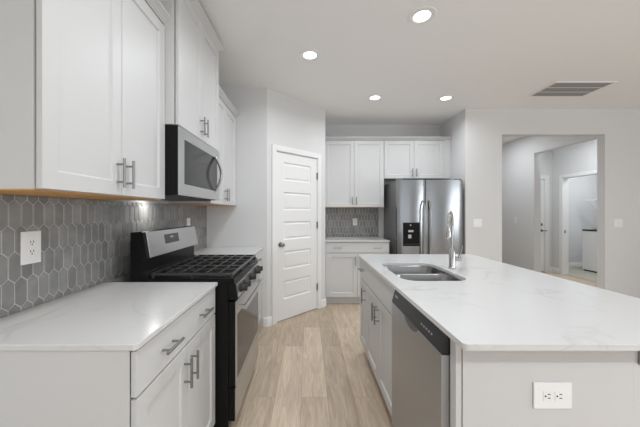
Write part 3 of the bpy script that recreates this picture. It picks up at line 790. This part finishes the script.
# sink
sk = thing('sink', 'stainless double bowl sink set into the island countertop', 'sink', ((SX0 + SX1) / 2, (SY0 + SY1) / 2, 0.893), 0)
cx, cy = (SX0 + SX1) / 2, (SY0 + SY1) / 2
ym = 0.004
def bowl(y0, y1):
    x0, x1 = SX0 - cx - 0.006, SX1 - cx + 0.006
    def lp(d, z, r): return [(p[0], p[1], z) for p in rrect(x0 + d, x1 - d, y0 + d, y1 - d, r, 8)]
    return MB().loft([lp(-0.004, -0.001, 0.10), lp(0.0, -0.001, 0.098), lp(0.003, -0.008, 0.095), lp(0.008, -0.15, 0.09), lp(0.018, -0.178, 0.08), lp(0.045, -0.192, 0.06), lp(0.09, -0.196, 0.04)], False, True)
for y0, y1 in ((SY0 - cy - 0.006, ym - 0.010), (ym + 0.010, SY1 - cy + 0.006)):
    b1 = bowl(y0, y1).build('basin', 'steel_sink', sk, smooth=60)
    MB().lathe([(0.0, -0.193), (0.022, -0.193), (0.040, -0.1915), (0.044, -0.194), (0.044, -0.198)], (0, (y0 + y1) / 2, 0), 24).build('drain', 'chrome', b1)
rimx0, rimx1 = SX0 - cx - 0.01, SX1 - cx + 0.01
mb = MB().prism([(ym - 0.0095, -0.004), (ym - 0.006, 0.0), (ym + 0.006, 0.0), (ym + 0.0095, -0.004), (ym + 0.0095, -0.03), (ym - 0.0095, -0.03)], rimx0 + 0.005, rimx1 - 0.005, 'x')
mb.build('divider', 'steel_sink', sk)

# faucet
FXc, FYc = 1.022, 2.020
fa = thing('faucet', 'chrome pull down gooseneck faucet behind the island sink', 'faucet', (FXc, FYc, 0.914), 0)
MB().lathe([(0.026, 0.0), (0.026, 0.006), (0.022, 0.010), (0.0205, 0.016), (0.0205, 0.13), (0.0165, 0.138), (0.012, 0.142)], (0, 0, 0), 24).build('base', 'chrome', fa)
ux, uy = -0.55, -0.83
path = [(0, 0, 0.13), (0, 0, 0.22), (0, 0, 0.30)]
rr = 0.085
for i in range(1, 13):
    a_ = PI * i / 12 * 0.94
    d_ = rr - rr * math.cos(a_); path.append((ux * d_, uy * d_, 0.315 + rr * math.sin(a_)))
MB().tube(path, 0.0115, 14).build('gooseneck', 'chrome', fa)
e0 = Vector(path[-1]); dirv = (Vector(path[-1]) - Vector(path[-2])).normalized()
e1 = e0 + dirv * 0.035; e2 = e0 + dirv * 0.095; e3 = e0 + dirv * 0.105
MB().tube([e0, e0 + dirv * 0.004, e1, e2, e3], [0.0125, 0.0145, 0.0155, 0.018, 0.015], 16).build('spray_head', 'chrome', fa)
MB().cyl((0.015, 0, 0.070), (0.060, -0.004, 0.070), 0.0165, 16).build('valve', 'chrome', fa)
MB().tube([(0.048, -0.004, 0.080), (0.054, -0.004, 0.10), (0.074, -0.004, 0.165)], [0.009, 0.0065, 0.0055], 10).build('lever', 'chrome', fa)

# ------------------------------------------------------------------ ceiling: recessed lights and return-air vent
def recessed(label, x, y):
    o = thing('recessed_light', label, 'light', (x, y, CEIL), 0, 'recessed ceiling lights')
    MB().lathe([(0.060, -0.003), (0.066, -0.006), (0.096, -0.005), (0.100, 0.0), (0.060, 0.0), (0.060, -0.003)], (0, 0, 0), 36, cap=False).build('trim_ring', 'plastic', o)
    MB().lathe([(0.0, -0.0035), (0.060, -0.0035), (0.0595, -0.0005), (0.0, -0.0005)], (0, 0, 0), 36).build('lens', 'lens', o)
    area('lamp', (0, 0, -0.008), (0, 0, 0), 0.118, 0.118, LAMP_W, (0.905, 0.952, 1.0), o, 'DISK', R(160))
    return o
r0 = recessed('recessed ceiling light nearest the camera, over the island', 0.827, 2.066)
for lb, x, y in (('recessed ceiling light over the aisle between range and island', 0.015, 2.58),
                 ('recessed ceiling light in front of the cabinet left of the refrigerator', 0.831, 3.54),
                 ('recessed ceiling light in front of the refrigerator', 1.723, 3.553),
                 ('added recessed ceiling light over the aisle, out of view near the camera', 0.015, 1.05),  # added lamp, brightens the left counter and the aisle floor
                 ('recessed ceiling light behind the camera over the living room, left', 0.0, -0.9),
                 ('recessed ceiling light behind the camera over the living room, middle', 1.7, -1.1),
                 ('added recessed ceiling light out of view over the dining area', 3.6, 1.6),  # unseen lamp, put in only for its light
                 ('added recessed ceiling light in the hall, out of view', 3.35, 5.4),
                 ('added recessed ceiling light in the mud room, out of view', 4.62, 5.1),
                 ('added recessed ceiling light in the laundry room, out of view', 6.05, 5.7)):
    q = dup(r0, (x, y, CEIL), 0, lb)
    if y > 4.5:                      # unseen lamps added to light the hall, mud room and laundry
        l = [k for k in q.children if k.type == 'LIGHT'][0]; l.data = l.data.copy(); l.data.energy = 20.0 if x < 4.2 else 22.0 if x < 5.4 else 34.0; l.data.spread = PI
    if y == 1.05:
        l = [k for k in q.children if k.type == 'LIGHT'][0]; l.data = l.data.copy(); l.data.energy = 17.0
    if y == -1.1:                    # the brighter lamps of the living room
        l = [k for k in q.children if k.type == 'LIGHT'][0]; l.data = l.data.copy(); l.data.energy = 70.0
l = [k for k in r0.children if k.type == 'LIGHT'][0]; l.data = l.data.copy(); l.data.energy = 9.5
v = thing('ceiling_vent', 'louvered return air vent in the ceiling above the hall opening', 'vent', (2.70, 3.10, CEIL), 0)
VW, VD = 0.675, 0.40
mb = MB(); fw = 0.022; z0 = -0.008
mb.box(0, VW, 0, fw, z0, 0).box(0, VW, VD - fw, VD, z0, 0).box(0, fw, fw, VD - fw, z0, 0).box(VW - fw, VW, fw, VD - fw, z0, 0)
for f in (1 / 3, 2 / 3):
    yy = fw + (VD - 2 * fw) * f; mb.box(fw, VW - fw, yy - 0.006, yy + 0.006, z0, 0)
mb.build('frame', 'plastic', v, bevel=0.001)
B(fw, VW - fw, fw, VD - fw, -0.0012, -0.0002).build('backing', 'vent_dark', v)
mb = MB(); n = 21
for k in range(n):
    yy = fw + (VD - 2 * fw) * (k + 0.5) / n
    mb.prism([(yy - 0.006, -0.0015), (yy - 0.0045, -0.0015), (yy + 0.004, -0.0075), (yy + 0.0025, -0.0075)], fw, VW - fw, 'x')
mb.build('louvres', 'vent_slat', v)

# ------------------------------------------------------------------ laundry room
w, h = 0.68, 0.90
wm = thing('washing_machine', 'white washing machine with a dark lid in the laundry room', 'washer', (6.18, 6.41, 0.004), R(-90))
B(0, w, 0.0, 0.66, 0.03, h - 0.006).build('cabinet', 'plastic', wm, bevel=0.008)
B(0.015, w - 0.015, 0.02, 0.64, 0.0, 0.0295).build('plinth', 'dark', wm)
B(0.01, w - 0.01, -0.012, 0.50, h - 0.005, h + 0.022).build('lid', 'black', wm, bevel=0.004)
B(0.0, w, 0.52, 0.66, h - 0.006, h + 0.12).build('control_console', 'plastic', wm, bevel=0.01)
sh = thing('wire_shelf', 'white wire shelf with a slanted brace high in the laundry room', 'shelf', (6.85, 6.62, 1.60), R(-90))
mb = MB(); L_ = 1.6; D_ = 0.46
for k in range(40):
    x = L_ * k / 39; mb.cyl((x, -D_, 0), (x, -0.004, 0), 0.003, 6)
for yy in (-D_, -D_ / 2, -0.006): mb.cyl((0, yy, -0.005), (L_, yy, -0.005), 0.004, 8)
mb.cyl((0, -D_, -0.03), (L_, -D_, -0.03), 0.004, 8)
mb.build('wire_deck', 'plastic', sh)
for x in (0.1, 0.8, 1.5): MB().cyl((x, -D_ + 0.01, -0.015), (x, -0.006, -0.40), 0.009, 8).build('brace', 'plastic', sh)
